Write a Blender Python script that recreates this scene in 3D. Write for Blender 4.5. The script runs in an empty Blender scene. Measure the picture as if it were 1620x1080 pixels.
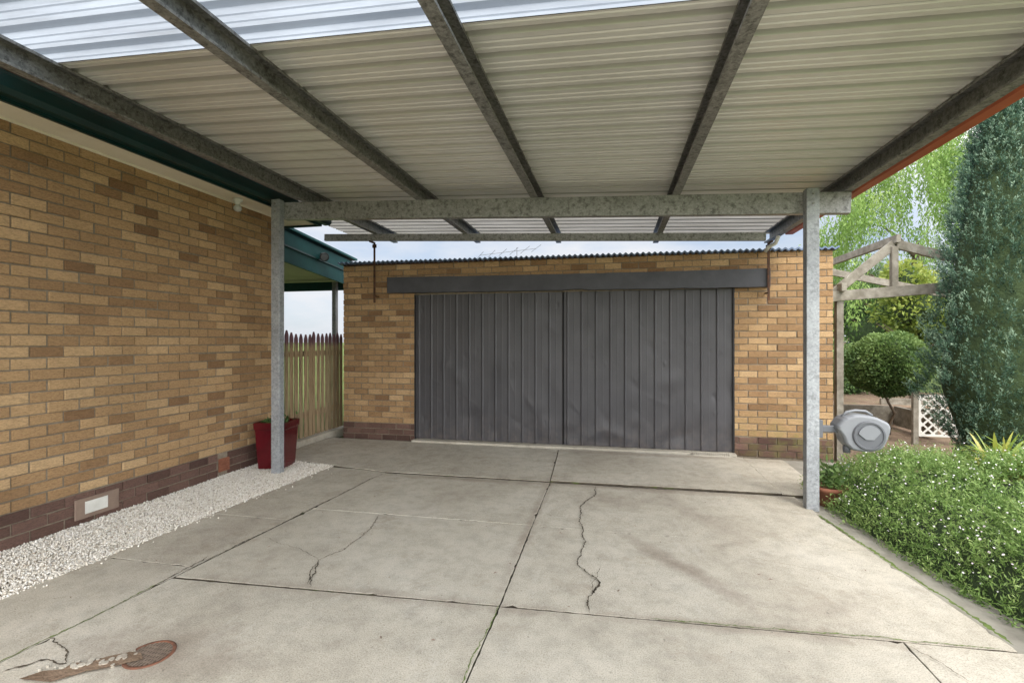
import bpy, bmesh, math, random
import numpy as np
from mathutils import Vector
random.seed(7); rng=np.random.default_rng(7)
S=bpy.context.scene; COL=S.collection
# ------------------------------------------------------------------ mesh builder
class MB:
    def __init__(s): s.v=[]; s.f=[]; s.m=[]; s.a=[]
    def add(s,vs,fs,m=0,a=0.5):
        o=len(s.v); s.v+= [tuple(p) for p in vs]
        for f in fs: s.f.append(tuple(o+i for i in f)); s.m.append(m); s.a.append(a)
    def box(s,a,b,m=0,val=.5):
        x0,y0,z0=a; x1,y1,z1=b
        s.add([(x0,y0,z0),(x1,y0,z0),(x1,y1,z0),(x0,y1,z0),(x0,y0,z1),(x1,y0,z1),(x1,y1,z1),(x0,y1,z1)],
              [(0,3,2,1),(4,5,6,7),(0,1,5,4),(1,2,6,5),(2,3,7,6),(3,0,4,7)],m,val)
    def bar(s,p0,p1,w,h,m=0,up=(0,0,1),val=.5):
        p0=Vector(p0);p1=Vector(p1);L=(p1-p0).normalized();up=Vector(up)
        if abs(L.dot(up))>.98: up=Vector((0,1,0))
        A=L.cross(up).normalized()*w/2; B=A.normalized().cross(L).normalized()*h/2
        vs=[p0-A-B,p0+A-B,p0+A+B,p0-A+B,p1-A-B,p1+A-B,p1+A+B,p1-A+B]
        s.add(vs,[(0,3,2,1),(4,5,6,7),(0,1,5,4),(1,2,6,5),(2,3,7,6),(3,0,4,7)],m,val)
    def prism(s,pts,o,A,B,L,m=0,val=.5):
        o=Vector(o);A=Vector(A);B=Vector(B);L=Vector(L);n=len(pts)
        v0=[o+A*p[0]+B*p[1] for p in pts]; v1=[p+L for p in v0]
        fs=[tuple(range(n-1,-1,-1)),tuple(range(n,2*n))]+[(i,(i+1)%n,n+(i+1)%n,n+i) for i in range(n)]
        s.add(v0+v1,fs,m,val)
    def tube(s,pts,rs,n=8,m=0,val=.5):
        pts=[Vector(p) for p in pts]
        if not hasattr(rs,'__len__'): rs=[rs]*len(pts)
        vs=[];
        for i,p in enumerate(pts):
            d=(pts[min(i+1,len(pts)-1)]-pts[max(i-1,0)]).normalized()
            u=Vector((0,0,1)) if abs(d.z)<.9 else Vector((1,0,0))
            a=d.cross(u).normalized(); b=a.cross(d)
            for k in range(n):
                t=2*math.pi*k/n; vs.append(p+(a*math.cos(t)+b*math.sin(t))*rs[i])
        fs=[]
        for i in range(len(pts)-1):
            for k in range(n): fs.append((i*n+k,i*n+(k+1)%n,(i+1)*n+(k+1)%n,(i+1)*n+k))
        fs.append(tuple(range(n-1,-1,-1))); fs.append(tuple((len(pts)-1)*n+k for k in range(n)))
        s.add(vs,fs,m,val)
    def lathe(s,prof,c,n=24,sq=0,m=0,rot=0):
        vs=[];
        for r,z in prof:
            for k in range(n):
                t=2*math.pi*k/n+rot
                vs.append((c[0]+r*math.cos(t),c[1]+r*math.sin(t),c[2]+z))
        fs=[]
        for i in range(len(prof)-1):
            for k in range(n): fs.append((i*n+k,i*n+(k+1)%n,(i+1)*n+(k+1)%n,(i+1)*n+k))
        s.add(vs,fs,m)
    def build(s,name,mats,parent=None,smooth=False,recalc=True,bevel=0):
        me=bpy.data.meshes.new(name); me.from_pydata(s.v,[],s.f)
        if not isinstance(mats,(list,tuple)): mats=[mats]
        for m in mats: me.materials.append(m)
        me.polygons.foreach_set('material_index',s.m)
        if recalc:
            b=bmesh.new(); b.from_mesh(me); bmesh.ops.recalc_face_normals(b,faces=b.faces); b.to_mesh(me); b.free()
        at=me.attributes.new('bv','FLOAT','FACE'); at.data.foreach_set('value',s.a)
        if smooth: me.polygons.foreach_set('use_smooth',[True]*len(me.polygons))
        return link(name,me,parent,bevel)
def link(name,me,parent=None,bevel=0):
    o=bpy.data.objects.new(name,me); COL.objects.link(o)
    if parent: o.parent=parent; o.location=-Vector(parent.location) if parent.type=='EMPTY' else Vector((0,0,0))
    if bevel:
        b=o.modifiers.new('b','BEVEL'); b.width=bevel; b.segments=2; b.limit_method='ANGLE'
    return o
def thing(name,label,cat,loc=(0,0,0),group=None):
    o=bpy.data.objects.new(name,None); COL.objects.link(o); o.location=loc; o.empty_display_size=.1
    return tag(o,label,cat,group)
def tag(o,label,cat,group=None,kind=None):
    o['label']=label; o['category']=cat
    if group:o['group']=group
    if kind:o['kind']=kind
    return o
def struct(o,label,cat): return tag(o,label,cat,None,'structure')
def fastmesh(name,V,F,vals,mats,parent=None,smooth=False):
    me=bpy.data.meshes.new(name); k=F.shape[1]
    me.vertices.add(len(V)); me.vertices.foreach_set('co',V.astype(np.float32).ravel())
    me.loops.add(F.size); me.loops.foreach_set('vertex_index',F.astype(np.int32).ravel())
    me.polygons.add(len(F)); me.polygons.foreach_set('loop_start',np.arange(len(F),dtype=np.int32)*k)
    try: me.polygons.foreach_set('loop_total',np.full(len(F),k,dtype=np.int32))
    except Exception: pass
    me.update(calc_edges=True); me.validate()
    at=me.attributes.new('bv','FLOAT','FACE'); at.data.foreach_set('value',np.asarray(vals,dtype=np.float32))
    if not isinstance(mats,(list,tuple)): mats=[mats]
    for m in mats: me.materials.append(m)
    if smooth: me.polygons.foreach_set('use_smooth',[True]*len(me.polygons))
    return link(name,me,parent)
def norm(a): return a/np.maximum(np.linalg.norm(a,axis=1,keepdims=True),1e-9)
def leaves(name,P,D,L,W,vals,mat,parent=None):
    n=len(P); D=norm(D); R=norm(np.cross(D,rng.normal(size=(n,3))))
    L=np.broadcast_to(np.asarray(L),(n,))[:,None]; W=np.broadcast_to(np.asarray(W),(n,))[:,None]
    V=np.stack([P,P+D*L*.5+R*W*.5,P+D*L,P+D*L*.5-R*W*.5],1).reshape(-1,3)
    F=np.arange(4*n).reshape(n,4)
    return fastmesh(name,V,F,vals,mat,parent)
def snoise(P,s,seed=0):
    r=np.random.default_rng(seed); o=np.zeros(len(P))
    for k in range(6):
        d=r.normal(size=P.shape[1])*s; o+=np.sin(P@d+r.uniform(0,6.28))
    return o/6**.5
# ------------------------------------------------------------------ materials
class NT:
    def __init__(s,name):
        s.m=bpy.data.materials.new(name); s.m.use_nodes=True; s.t=s.m.node_tree; s.b=s.t.nodes['Principled BSDF']
        s.out=s.t.nodes['Material Output']; s.tc=s.t.nodes.new('ShaderNodeTexCoord')
    def n(s,typ,**kw):
        x=s.t.nodes.new('ShaderNode'+typ)
        for k,v in kw.items(): setattr(x,k,v)
        return x
    def l(s,a,b): s.t.links.new(a,b)
    def map(s,scale=(1,1,1)):
        x=s.n('Mapping'); x.inputs['Scale'].default_value=scale; s.l(s.tc.outputs['Object'],x.inputs['Vector']); return x.outputs[0]
    def xyz(s):
        x=s.n('SeparateXYZ'); s.l(s.tc.outputs['Object'],x.inputs[0]); return x.outputs
    def noise(s,scale,vec=None,detail=6,rough=.6,dist=0):
        x=s.n('TexNoise'); x.inputs['Scale'].default_value=scale; x.inputs['Detail'].default_value=detail
        x.inputs['Roughness'].default_value=rough; x.inputs['Distortion'].default_value=dist
        s.l(vec or s.tc.outputs['Object'],x.inputs['Vector']); return x.outputs['Fac']
    def ramp(s,fac,stops):
        x=s.n('ValToRGB'); e=x.color_ramp.elements
        while len(e)<len(stops): e.new(.5)
        for i,(p,c) in enumerate(stops):
            e[i].position=p; e[i].color=(c[0],c[1],c[2],1) if hasattr(c,'__len__') else (c,c,c,1)
        s.l(fac,x.inputs[0]); return x.outputs[0]
    def mix(s,fac,a,b,mode='MIX'):
        x=s.n('Mix',data_type='RGBA',blend_type=mode)
        for i,v in ((0,fac),(6,a),(7,b)):
            if hasattr(v,'links'): s.l(v,x.inputs[i])
            elif i==0: x.inputs[0].default_value=v
            else: x.inputs[i].default_value=(v[0],v[1],v[2],1)
        return x.outputs[2]
    def math(s,op,a,b=0):
        x=s.n('Math',operation=op)
        for i,v in ((0,a),(1,b)):
            if hasattr(v,'links'): s.l(v,x.inputs[i])
            else: x.inputs[i].default_value=v
        return x.outputs[0]
    def mr(s,v,a,b,c=0,d=1):
        x=s.n('MapRange'); 
        for i,q in ((1,a),(2,b),(3,c),(4,d)): x.inputs[i].default_value=q
        s.l(v,x.inputs[0]); return x.outputs[0]
    def attr(s): 
        x=s.n('Attribute',attribute_name='bv'); return x.outputs['Fac']
    def bump(s,h,strength=.3,dist=.01):
        x=s.n('Bump'); x.inputs['Strength'].default_value=strength; x.inputs['Distance'].default_value=dist
        s.l(h,x.inputs['Height']); s.l(x.outputs[0],s.b.inputs['Normal'])
    def fin(s,col=None,rough=.7,metal=0,spec=.5):
        if col is not None:
            if hasattr(col,'links'): s.l(col,s.b.inputs['Base Color'])
            else: s.b.inputs['Base Color'].default_value=(*col,1)
        if hasattr(rough,'links'): s.l(rough,s.b.inputs['Roughness'])
        else: s.b.inputs['Roughness'].default_value=rough
        s.b.inputs['Metallic'].default_value=metal; s.b.inputs['Specular IOR Level'].default_value=spec
        return s.m
def mk(name,stops,scale=5,rough=.7,metal=0,bump=.2,bscale=60,bdist=.004,stretch=(1,1,1),spec=.4,dirt=.25):
    t=NT(name); v=t.map(stretch)
    c=t.ramp(t.noise(scale,v,8,.65),stops)
    d=t.ramp(t.noise(1.3,None,5),[(.3,1-dirt),(.7,1)])
    c=t.mix(1,c,d,'MULTIPLY')
    if bump: t.bump(t.noise(bscale,v,4),bump,bdist)
    return t.fin(c,rough,metal,spec)
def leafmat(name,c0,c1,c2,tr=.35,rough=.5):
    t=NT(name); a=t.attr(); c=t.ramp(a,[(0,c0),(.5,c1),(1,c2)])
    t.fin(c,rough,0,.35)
    tl=t.n('BsdfTranslucent'); t.l(c,tl.inputs['Color'])
    mx=t.n('MixShader'); mx.inputs[0].default_value=tr
    t.l(t.b.outputs[0],mx.inputs[1]); t.l(tl.outputs[0],mx.inputs[2]); t.l(mx.outputs[0],t.out.inputs['Surface'])
    return t.m
def brickmat(name,stops,horiz,green=0):
    t=NT(name); a=t.attr(); c=t.ramp(a,stops)
    st=(2,2,14) if horiz else (1,1,1)
    v=t.map(st)
    n1=t.noise(14,v,6,.75); c=t.mix(1,c,t.ramp(n1,[(.3,.60),(.55,1.06)]),'MULTIPLY')
    n3=t.noise(60,t.map((1,1,1.6)),4,.7); c=t.mix(1,c,t.ramp(n3,[(.3,.74),(.55,1.05)]),'MULTIPLY')
    n2=t.noise(.8,None,6); c=t.mix(1,c,t.ramp(n2,[(.3,.82),(.65,1.05)]),'MULTIPLY')
    X,Y,Z=t.xyz(); g=t.math('MULTIPLY',t.mr(Z,.75,.2),t.mr(X,1.2,2.4)); g=t.math('MULTIPLY',g,t.mr(t.noise(7,None,6,.7),.42,.6))
    c=t.mix(t.math('MULTIPLY',g,.6),c,(.17,.18,.05))
    t.bump(t.noise(30,v,5,.8),.8,.007)
    return t.fin(c,.88,0,.25)
M={}
M['brick']=brickmat('tan_brick',[(0,(.215,.122,.062)),(.25,(.32,.195,.098)),(.6,(.425,.272,.138)),(1,(.53,.36,.195))],True)
M['brown']=brickmat('brown_brick',[(0,(.085,.048,.038)),(.5,(.13,.075,.058)),(1,(.18,.107,.084))],True)
M['mortar']=mk('mortar',[(.3,(.17,.138,.10)),(.7,(.30,.25,.185))],30,.95,0,.5,90)
def galv(name,lo,hi,spots):
    t=NT(name)
    x=t.n('TexVoronoi'); x.inputs['Scale'].default_value=70; t.l(t.tc.outputs['Object'],x.inputs['Vector'])
    sp=t.n('SeparateColor'); t.l(x.outputs['Color'],sp.inputs[0])
    c=t.ramp(sp.outputs[0],[(0,lo),(1,hi)])
    n=t.noise(22,None,8,.75); c=t.mix(t.ramp(n,[(.5,0),(.62,spots)]),c,(.07,.068,.06))
    n2=t.noise(3,None,6); c=t.mix(1,c,t.ramp(n2,[(.3,.75),(.7,1.05)]),'MULTIPLY')
    t.bump(n,.15,.002)
    return t.fin(c,.52,.3,.5)
M['galv']=galv('galvanised_steel',(.29,.305,.32),(.40,.42,.44),.35)
M['galvb']=galv('weathered_galvanised_steel',(.25,.25,.24),(.36,.36,.345),.75)
M['galvp']=galv('lichened_galvanised_steel',(.17,.168,.16),(.29,.287,.27),.9)
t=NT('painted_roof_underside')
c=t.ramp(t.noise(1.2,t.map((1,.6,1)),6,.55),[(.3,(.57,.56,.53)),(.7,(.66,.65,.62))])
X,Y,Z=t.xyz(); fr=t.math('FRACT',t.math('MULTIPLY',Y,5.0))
c=t.mix(t.mr(t.math('ABSOLUTE',t.math('SUBTRACT',fr,.13)),.145,.12,0,.45),c,(.18,.17,.15))  # rib shading put into the colour: recesses and flutes darkened for contrast
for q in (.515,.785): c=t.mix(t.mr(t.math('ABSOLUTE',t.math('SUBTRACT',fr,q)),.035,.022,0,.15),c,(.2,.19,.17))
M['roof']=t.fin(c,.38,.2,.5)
def clearmat(name,lo,hi,stripe,tcol,tfac,sfac):
    t=NT(name); c=t.ramp(t.noise(2.5,t.map((.4,2,1)),8,.7),[(.3,lo),(.65,hi)])
    X,Y,Z=t.xyz(); fr=t.math('FRACT',t.math('MULTIPLY',Y,5.0))
    c=t.mix(t.mr(t.math('ABSOLUTE',t.math('SUBTRACT',fr,.13)),.18,.10,0,sfac),c,stripe)
    t.fin(c,.3)
    tl=t.n('BsdfTranslucent'); t.l(c,tl.inputs[0]); tp=t.n('BsdfTransparent'); tp.inputs[0].default_value=tcol
    m1=t.n('MixShader'); m1.inputs[0].default_value=tfac; t.l(tl.outputs[0],m1.inputs[1]); t.l(tp.outputs[0],m1.inputs[2])
    m2=t.n('MixShader'); m2.inputs[0].default_value=.15; t.l(m1.outputs[0],m2.inputs[1]); t.l(t.b.outputs[0],m2.inputs[2]); t.l(m2.outputs[0],t.out.inputs['Surface'])
    return t.m
M['clear']=clearmat('translucent_sheet',(.22,.235,.25),(.33,.36,.39),(.12,.13,.135),(.70,.84,1,1),.15,.55)
M['clear2']=clearmat('aged_translucent_sheet',(.12,.112,.095),(.21,.20,.18),(.03,.026,.02),(.8,.9,1,1),.02,.85)
# concrete
t=NT('old_concrete')
c=t.ramp(t.noise(.9,None,9,.60,.3),[(.28,(.385,.345,.275)),(.5,(.475,.435,.355)),(.72,(.55,.51,.43))])
c=t.mix(1,c,t.ramp(t.noise(7,None,9,.75),[(.32,.76),(.55,1.0),(.75,1.05)]),'MULTIPLY')
c=t.mix(1,c,t.ramp(t.noise(150,None,3,.6),[(.32,.64),(.5,1.0),(.7,1.12)]),'MULTIPLY')
c=t.mix(t.ramp(t.noise(34,None,2,.5),[(.70,0),(.76,.55)]),c,(.12,.105,.085))
c=t.mix(t.ramp(t.noise(2.3,None,9,.8),[(.54,0),(.68,.48)]),c,(.24,.195,.14))
c=t.mix(t.ramp(t.noise(1.7,t.map((1.6,.5,1)),9,.8),[(.56,0),(.70,.38)]),c,(.62,.59,.52))
def blob(t,cx,cy,rx,ry,ang):
    mp=t.n('Mapping'); mp.vector_type='TEXTURE'; mp.inputs['Location'].default_value=(cx,cy,0); mp.inputs['Rotation'].default_value=(0,0,ang); mp.inputs['Scale'].default_value=(rx,ry,1000)
    t.l(t.tc.outputs['Object'],mp.inputs[0])
    ln=t.n('VectorMath',operation='LENGTH'); t.l(mp.outputs[0],ln.inputs[0])
    d=t.math('ADD',ln.outputs['Value'],t.math('MULTIPLY',t.math('SUBTRACT',t.noise(5,None,8,.75),.5),2.2))
    mr=t.n('MapRange'); mr.inputs[1].default_value=1.15; mr.inputs[2].default_value=.1; t.l(d,mr.inputs[0]); return mr.outputs[0]
for (cx,cy,rx,ry,an,st) in [(.45,3.35,.62,.10,2.25,.55),(.75,4.3,.8,.14,2.0,.25),(.0,4.6,.5,.3,.3,.2),(-2.1,1.9,.5,.26,0,.5),(-1.6,4.2,.5,.3,1,.16),(1.2,3.0,.4,.2,.5,.2),(-3.0,3.2,.3,.8,0,.22),(-1.4,2.6,1.2,.08,.03,.35),(.6,2.7,1.4,.07,.05,.35),(-.66,4,.06,1.6,0,.35),(.4,5.05,1.6,.10,0,.5),(-1.6,5.0,.9,.08,0,.45),(.5,6.5,1.6,.12,0,.35)]:
    c=t.mix(t.math('MULTIPLY',blob(t,cx,cy,rx,ry,an),st),c,(.15,.105,.075))
h=t.math('ADD',t.noise(120,None,4,.7),t.math('MULTIPLY',t.noise(9,None,6,.6),1.4))
t.bump(h,.45,.006)
M['concrete']=t.fin(c,.85,0,.3)
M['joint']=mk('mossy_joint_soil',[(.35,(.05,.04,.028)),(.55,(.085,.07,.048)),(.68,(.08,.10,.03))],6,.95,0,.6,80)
M['moss']=mk('moss',[(.3,(.08,.11,.025)),(.7,(.18,.26,.06))],30,.95,0,.8,90)
M['crack']=mk('crack',[(.3,(.035,.028,.02)),(.7,(.12,.095,.065))],30,.95,0,.3)
M['path']=mk('worn_path',[(.3,(.25,.23,.19)),(.55,(.34,.32,.27)),(.7,(.41,.385,.33))],5,.9,0,.5,90,.006)
M['soil']=mk('garden_soil',[(.3,(.14,.09,.055)),(.55,(.26,.18,.12)),(.7,(.13,.15,.05))],3,.95,0,.8,40,.02)
t=NT('ground_grass'); c=t.ramp(t.noise(.35,None,8),[(.35,(.07,.11,.03)),(.6,(.13,.18,.05))]); t.bump(t.noise(30),.6,.03); M['ground']=t.fin(c,.95,0,.2)
t=NT('white_pebbles'); c=t.ramp(t.attr(),[(0,(.38,.32,.24)),(.15,(.66,.60,.50)),(.6,(.82,.77,.68)),(1,(.88,.85,.79))]); M['pebble']=t.fin(c,.8,0,.3)
M['pebbase']=mk('pebble_bed',[(.3,(.32,.26,.19)),(.6,(.64,.57,.46))],60,.95,0,.8,90,.01)
M['green']=mk('dark_green_paint',[(.3,(.005,.028,.026)),(.7,(.008,.040,.038))],4,.32,0,.05,60)
M['teal']=mk('teal_paint',[(.3,(.006,.045,.045)),(.7,(.010,.066,.066))],4,.6,0,.08,60,spec=.25)
M['cream']=mk('cream_paint',[(.3,(.72,.66,.52)),(.7,(.80,.75,.62))],2,.6,0,.05,60,dirt=.12)
M['lining']=mk('shaded_lining',[(.3,(.34,.30,.29)),(.7,(.42,.37,.35))],2,.7,0,.05,60,dirt=.12)
t=NT('charcoal_painted_sheet'); c=t.ramp(t.noise(2.2,t.map((1,1,.5)),8,.7),[(.3,(.042,.041,.045)),(.7,(.064,.062,.067))])
c=t.mix(t.ramp(t.noise(26,t.map((1,1,.5)),6,.7),[(.66,0),(.74,.4)]),c,(.17,.16,.155))
X,Y,Z=t.xyz(); c=t.mix(t.math('MULTIPLY',t.mr(Z,.5,.03),t.mr(t.noise(9,None,6,.7),.4,.65,0,.35)),c,(.16,.13,.11))
t.bump(t.noise(6,None,5),.12,.01); M['door']=t.fin(c,t.ramp(t.noise(4,None,5),[(.3,.38),(.7,.54)]),.0,.4)
M['board']=mk('charcoal_board',[(.3,(.046,.047,.055)),(.7,(.074,.075,.085))],6,.6,0,.3,20,.006)
M['blue']=mk('blue_corrugated_edge',[(.3,(.08,.12,.20)),(.7,(.15,.20,.30))],10,.5,.1,.1)
M['rust']=mk('rusty_steel',[(.35,(.03,.025,.022)),(.65,(.14,.06,.03))],20,.8,.2,.3)
M['black']=mk('black_metal',[(.3,(.015,.015,.017)),(.7,(.03,.03,.03))],10,.5)
M['terra']=mk('terracotta',[(.3,(.20,.075,.042)),(.7,(.32,.13,.075))],8,.8,0,.3)
M['oldterra']=mk('stained_terracotta',[(.35,(.09,.05,.032)),(.55,(.20,.085,.05)),(.7,(.28,.12,.065))],14,.85,0,.4)
M['grate']=mk('pale_grate',[(.3,(.40,.37,.31)),(.7,(.55,.51,.43))],12,.8,0,.2)
M['drain']=mk('rusty_grate',[(.3,(.14,.10,.075)),(.7,(.26,.20,.15))],16,.85,0,.4)
M['redfascia']=mk('terracotta_red_paint',[(.3,(.34,.080,.035)),(.7,(.46,.12,.05))],5,.5,0,.1)
M['redpot']=mk('dark_red_glaze',[(.3,(.065,.003,.006)),(.7,(.11,.006,.011))],6,.14,0,.05,30,.002,spec=.6)
M['timber']=mk('weathered_timber',[(.3,(.15,.135,.10)),(.5,(.26,.235,.19)),(.7,(.37,.345,.29))],9,.9,0,.6,40,.006,(1,1,1))
t=NT('picket_timber'); v=t.map((12,12,.7)); c=t.ramp(t.noise(4,v,6,.7),[(.3,(.13,.085,.05)),(.5,(.33,.235,.14)),(.7,(.45,.34,.215))])
c=t.mix(t.math('MULTIPLY',t.attr(),.28),c,(.13,.14,.08)); X,Y,Z=t.xyz(); c=t.mix(t.mr(t.math('ADD',Z,t.math('MULTIPLY',t.noise(14),.14)),1.48,1.57,0,.92),c,(.13,.065,.088)); t.bump(t.noise(12,v,4),.5,.006); M['picket']=t.fin(c,.9,0,.2)
M['white']=mk('white_paint',[(.3,(.60,.59,.53)),(.7,(.76,.75,.70))],8,.5,0,.05)
M['plastic']=mk('grey_plastic',[(.3,(.19,.20,.215)),(.7,(.22,.23,.245))],3,.42,0,.03,80,dirt=.08)
M['plastic2']=mk('dark_grey_plastic',[(.3,(.10,.105,.115)),(.7,(.125,.132,.145))],3,.45,0,.03,80,dirt=.08)
M['tan']=mk('tan_board',[(.3,(.20,.14,.11)),(.7,(.28,.20,.15))],8,.8)
M['bark']=mk('bark',[(.3,(.07,.05,.035)),(.7,(.17,.13,.09))],12,.95,0,.8,30,.02,(1,1,.3))
M['tile']=mk('roof_tile',[(.3,(.12,.06,.04)),(.7,(.2,.1,.07))],8,.8)
M['glass']=mk('lamp_glass',[(.3,(.5,.5,.48)),(.7,(.6,.6,.58))],4,.15,0,0)
M['dglass']=mk('dark_lamp_glass',[(.3,(.10,.11,.12)),(.7,(.16,.17,.18))],4,.1,0,0)
M['core']=mk('dark_foliage_core',[(.3,(.022,.04,.015)),(.7,(.055,.085,.03))],12,.95,0,.8,30,.03)
M['daisy']=leafmat('daisy_leaf',(.07,.13,.03),(.19,.31,.08),(.37,.48,.17))
M['petal']=leafmat('white_petal',(.66,.54,.60),(.86,.84,.84),(.9,.9,.88),.2)
M['yew']=leafmat('yew_leaf',(.018,.048,.032),(.075,.150,.095),(.26,.36,.25),.15)
M['weep']=leafmat('weeping_leaf',(.09,.17,.035),(.22,.35,.085),(.42,.53,.18),.45)
M['yellow']=leafmat('yellow_green_leaf',(.08,.13,.02),(.22,.29,.05),(.36,.40,.10),.4)
M['shrub']=leafmat('shrub_leaf',(.030,.065,.020),(.09,.165,.045),(.20,.29,.09),.25)
M['far']=leafmat('far_leaf',(.09,.13,.09),(.17,.23,.15),(.27,.34,.23),.3)
M['strap']=leafmat('strap_leaf',(.13,.20,.03),(.30,.38,.06),(.52,.46,.13),.35,.35)

# ------------------------------------------------------------------ world & light
w=bpy.data.worlds.new('World'); S.world=w; w.use_nodes=True; wt=w.node_tree; bg=wt.nodes['Background']
WN=lambda ty,**k:(lambda x:[setattr(x,a,b) for a,b in k.items()] and x or x)(wt.nodes.new('ShaderNode'+ty))
sky=WN('TexSky'); sky.sky_type='NISHITA'; sky.sun_disc=False
EL=math.radians(48); AZ=math.radians(152)
sky.sun_elevation=EL; sky.sun_rotation=AZ
tc=WN('TexCoord'); mp=WN('Mapping'); mp.inputs['Scale'].default_value=(1,1,3)
nz=WN('TexNoise'); nz.inputs['Scale'].default_value=3.0; nz.inputs['Detail'].default_value=8; nz.inputs['Roughness'].default_value=.55
rp=WN('ValToRGB'); rp.color_ramp.elements[0].position=.38; rp.color_ramp.elements[1].position=.62
mx=WN('Mix',data_type='RGBA')
for a,b in ((tc.outputs['Generated'],mp.inputs[0]),(mp.outputs[0],nz.inputs['Vector']),(nz.outputs['Fac'],rp.inputs[0]),(rp.outputs[0],mx.inputs[0])): wt.links.new(a,b)
hz=WN('Mix',data_type='RGBA',blend_type='MIX'); hz.inputs[0].default_value=.65
wt.links.new(sky.outputs[0],hz.inputs[6]); hz.inputs[7].default_value=(4.5,5.2,6.3,1)
wt.links.new(hz.outputs[2],mx.inputs[6]); mx.inputs[7].default_value=(6.3,6.45,6.7,1)
# cloud cover is brighter and warmer overhead and towards the sun, behind the camera
dt=WN('VectorMath',operation='DOT_PRODUCT'); wt.links.new(tc.outputs['Generated'],dt.inputs[0]); dt.inputs[1].default_value=(.42,-.74,.52)
mr=WN('MapRange'); wt.links.new(dt.outputs['Value'],mr.inputs[0]); mr.inputs[1].default_value=-.38; mr.inputs[2].default_value=.80
tm=WN('Mix',data_type='RGBA'); wt.links.new(mr.outputs[0],tm.inputs[0]); tm.inputs[6].default_value=(.92,.92,.93,1); tm.inputs[7].default_value=(6.2,5.75,5.2,1)
sc=WN('VectorMath',operation='MULTIPLY'); wt.links.new(mx.outputs[2],sc.inputs[0]); wt.links.new(tm.outputs[2],sc.inputs[1])
wt.links.new(sc.outputs[0],bg.inputs['Color']); bg.inputs['Strength'].default_value=.15
sl=bpy.data.lights.new('Sun','SUN'); sl.energy=1.5; sl.angle=math.radians(16); sl.color=(1,.95,.88)
so=bpy.data.objects.new('Sun',sl); COL.objects.link(so)
d=Vector((math.sin(AZ)*math.cos(EL),math.cos(AZ)*math.cos(EL),math.sin(EL)))
so.rotation_euler=d.to_track_quat('Z','Y').to_euler()
# ------------------------------------------------------------------ camera
cd=bpy.data.cameras.new('Camera'); cd.sensor_width=36; cd.lens=36*757/1620; cd.clip_end=1500; cd.clip_start=.05
co=bpy.data.objects.new('Camera',cd); COL.objects.link(co); co.location=(0,0,1.5); co.rotation_euler=(math.radians(90),0,math.radians(11.9)); S.camera=co
S.view_settings.view_transform='Standard'; S.view_settings.look='None'; S.view_settings.exposure=0

# ------------------------------------------------------------------ ground
mb=MB(); mb.add([(-400,-400,-.07),(400,-400,-.07),(400,600,-.07),(-400,600,-.07)],[(0,1,2,3)])
struct(mb.build('ground',M['ground']),'flat green lawn ground reaching away to the horizon behind the garage','ground')
mb=MB(); mb.add([(-4.45,-3,-.030),(2.62,-3,-.030),(2.62,6.9,-.030),(-4.45,6.9,-.030)],[(0,1,2,3)])
struct(mb.build('joint_soil',M['joint']),'dark mossy soil showing in the joints between the concrete slabs','soil')
mb=MB(); mb.add([(1.7,-3,-.022),(2.75,-3,-.022),(2.75,6.72,-.022),(1.66,6.72,-.022)],[(0,1,2,3)])
struct(mb.build('side_path',M['path']),'grey worn strip between the concrete slab and the daisy bed','path')
mb=MB(); mb.add([(2.7,1,-.05),(16,1,-.05),(16,14,-.05),(2.7,14,-.05)],[(0,1,2,3)])
struct(mb.build('garden_soil',M['soil']),'brown mulched garden soil right of the garage','soil')
xg=lambda y:-3.51+(y-2.12)*.059
yA=lambda x:2.54+(x+2.74)*.05
xD=lambda y:-2.80+(y-1.7)*.072
def slab(mb,poly,z=0,gap=.0025):
    n=len(poly); c=Vector((sum(p[0] for p in poly)/n,sum(p[1] for p in poly)/n,0)); out=[]
    for i in range(n):
        a=Vector((*poly[i],0)); b=Vector((*poly[(i+1)%n],0)); L=(b-a).length; k=max(1,int(L/.035)); e=(b-a).normalized(); nn=Vector((-e.y,e.x,0))
        for j in range(k):
            ch=abs(random.gauss(0,.012)) if random.random()<.05 else 0   # chipped edge
            p=a+(b-a)*j/k+nn*(gap+abs(random.gauss(0,.002))+ch)
            if j==0: p+=e*gap
            out.append((p.x,p.y))
    m=len(out)
    V=[(x,y,-.029) for x,y in out]+[(x,y,z-.005) for x,y in out]+[(x+(c.x-x)*.002,y+(c.y-y)*.002,z) for x,y in out]
    mb.add(V,[(i,(i+1)%m,m+(i+1)%m,m+i) for i in range(m)],1)  # slab sides take the dark joint colour, so the lit step reads shaded
    o=len(mb.v)-len(V)
    for f in [(m+i,m+(i+1)%m,2*m+(i+1)%m,2*m+i) for i in range(m)]+[tuple(range(2*m,3*m))]:
        mb.f.append(tuple(o+q for q in f)); mb.m.append(0); mb.a.append(.5)
mb=MB()
xr=lambda y:1.72+(4.66-y)*.112
Y5=3.86
slab(mb,[(xD(2.54)+.003,2.546),(-.63,yA(-.63)+.003),(-.645,Y5),(xD(Y5)+.003,Y5-.02)])
slab(mb,[(xD(Y5)+.003,Y5-.02),(-.645,Y5),(-.655,5.07),(-2.56,5.05)],.001,.001)
slab(mb,[(-.63,yA(-.63)+.003),(xr(2.77),2.774),(xr(Y5),Y5+.02),(-.645,Y5)],-.001)
slab(mb,[(-.645,Y5),(xr(Y5),Y5+.02),(xr(5.1)+.05,5.10),(-.655,5.07)],-.002,.001)
slab(mb,[(xD(-2)-.03,-2),(-.66,-2),(-.63,yA(-.63)-.003),(xD(2.54),2.53)],.001)
slab(mb,[(-.66,-2),(1.35,-2),(1.42,2.746),(-.63,yA(-.63)-.003)],.0)
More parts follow.
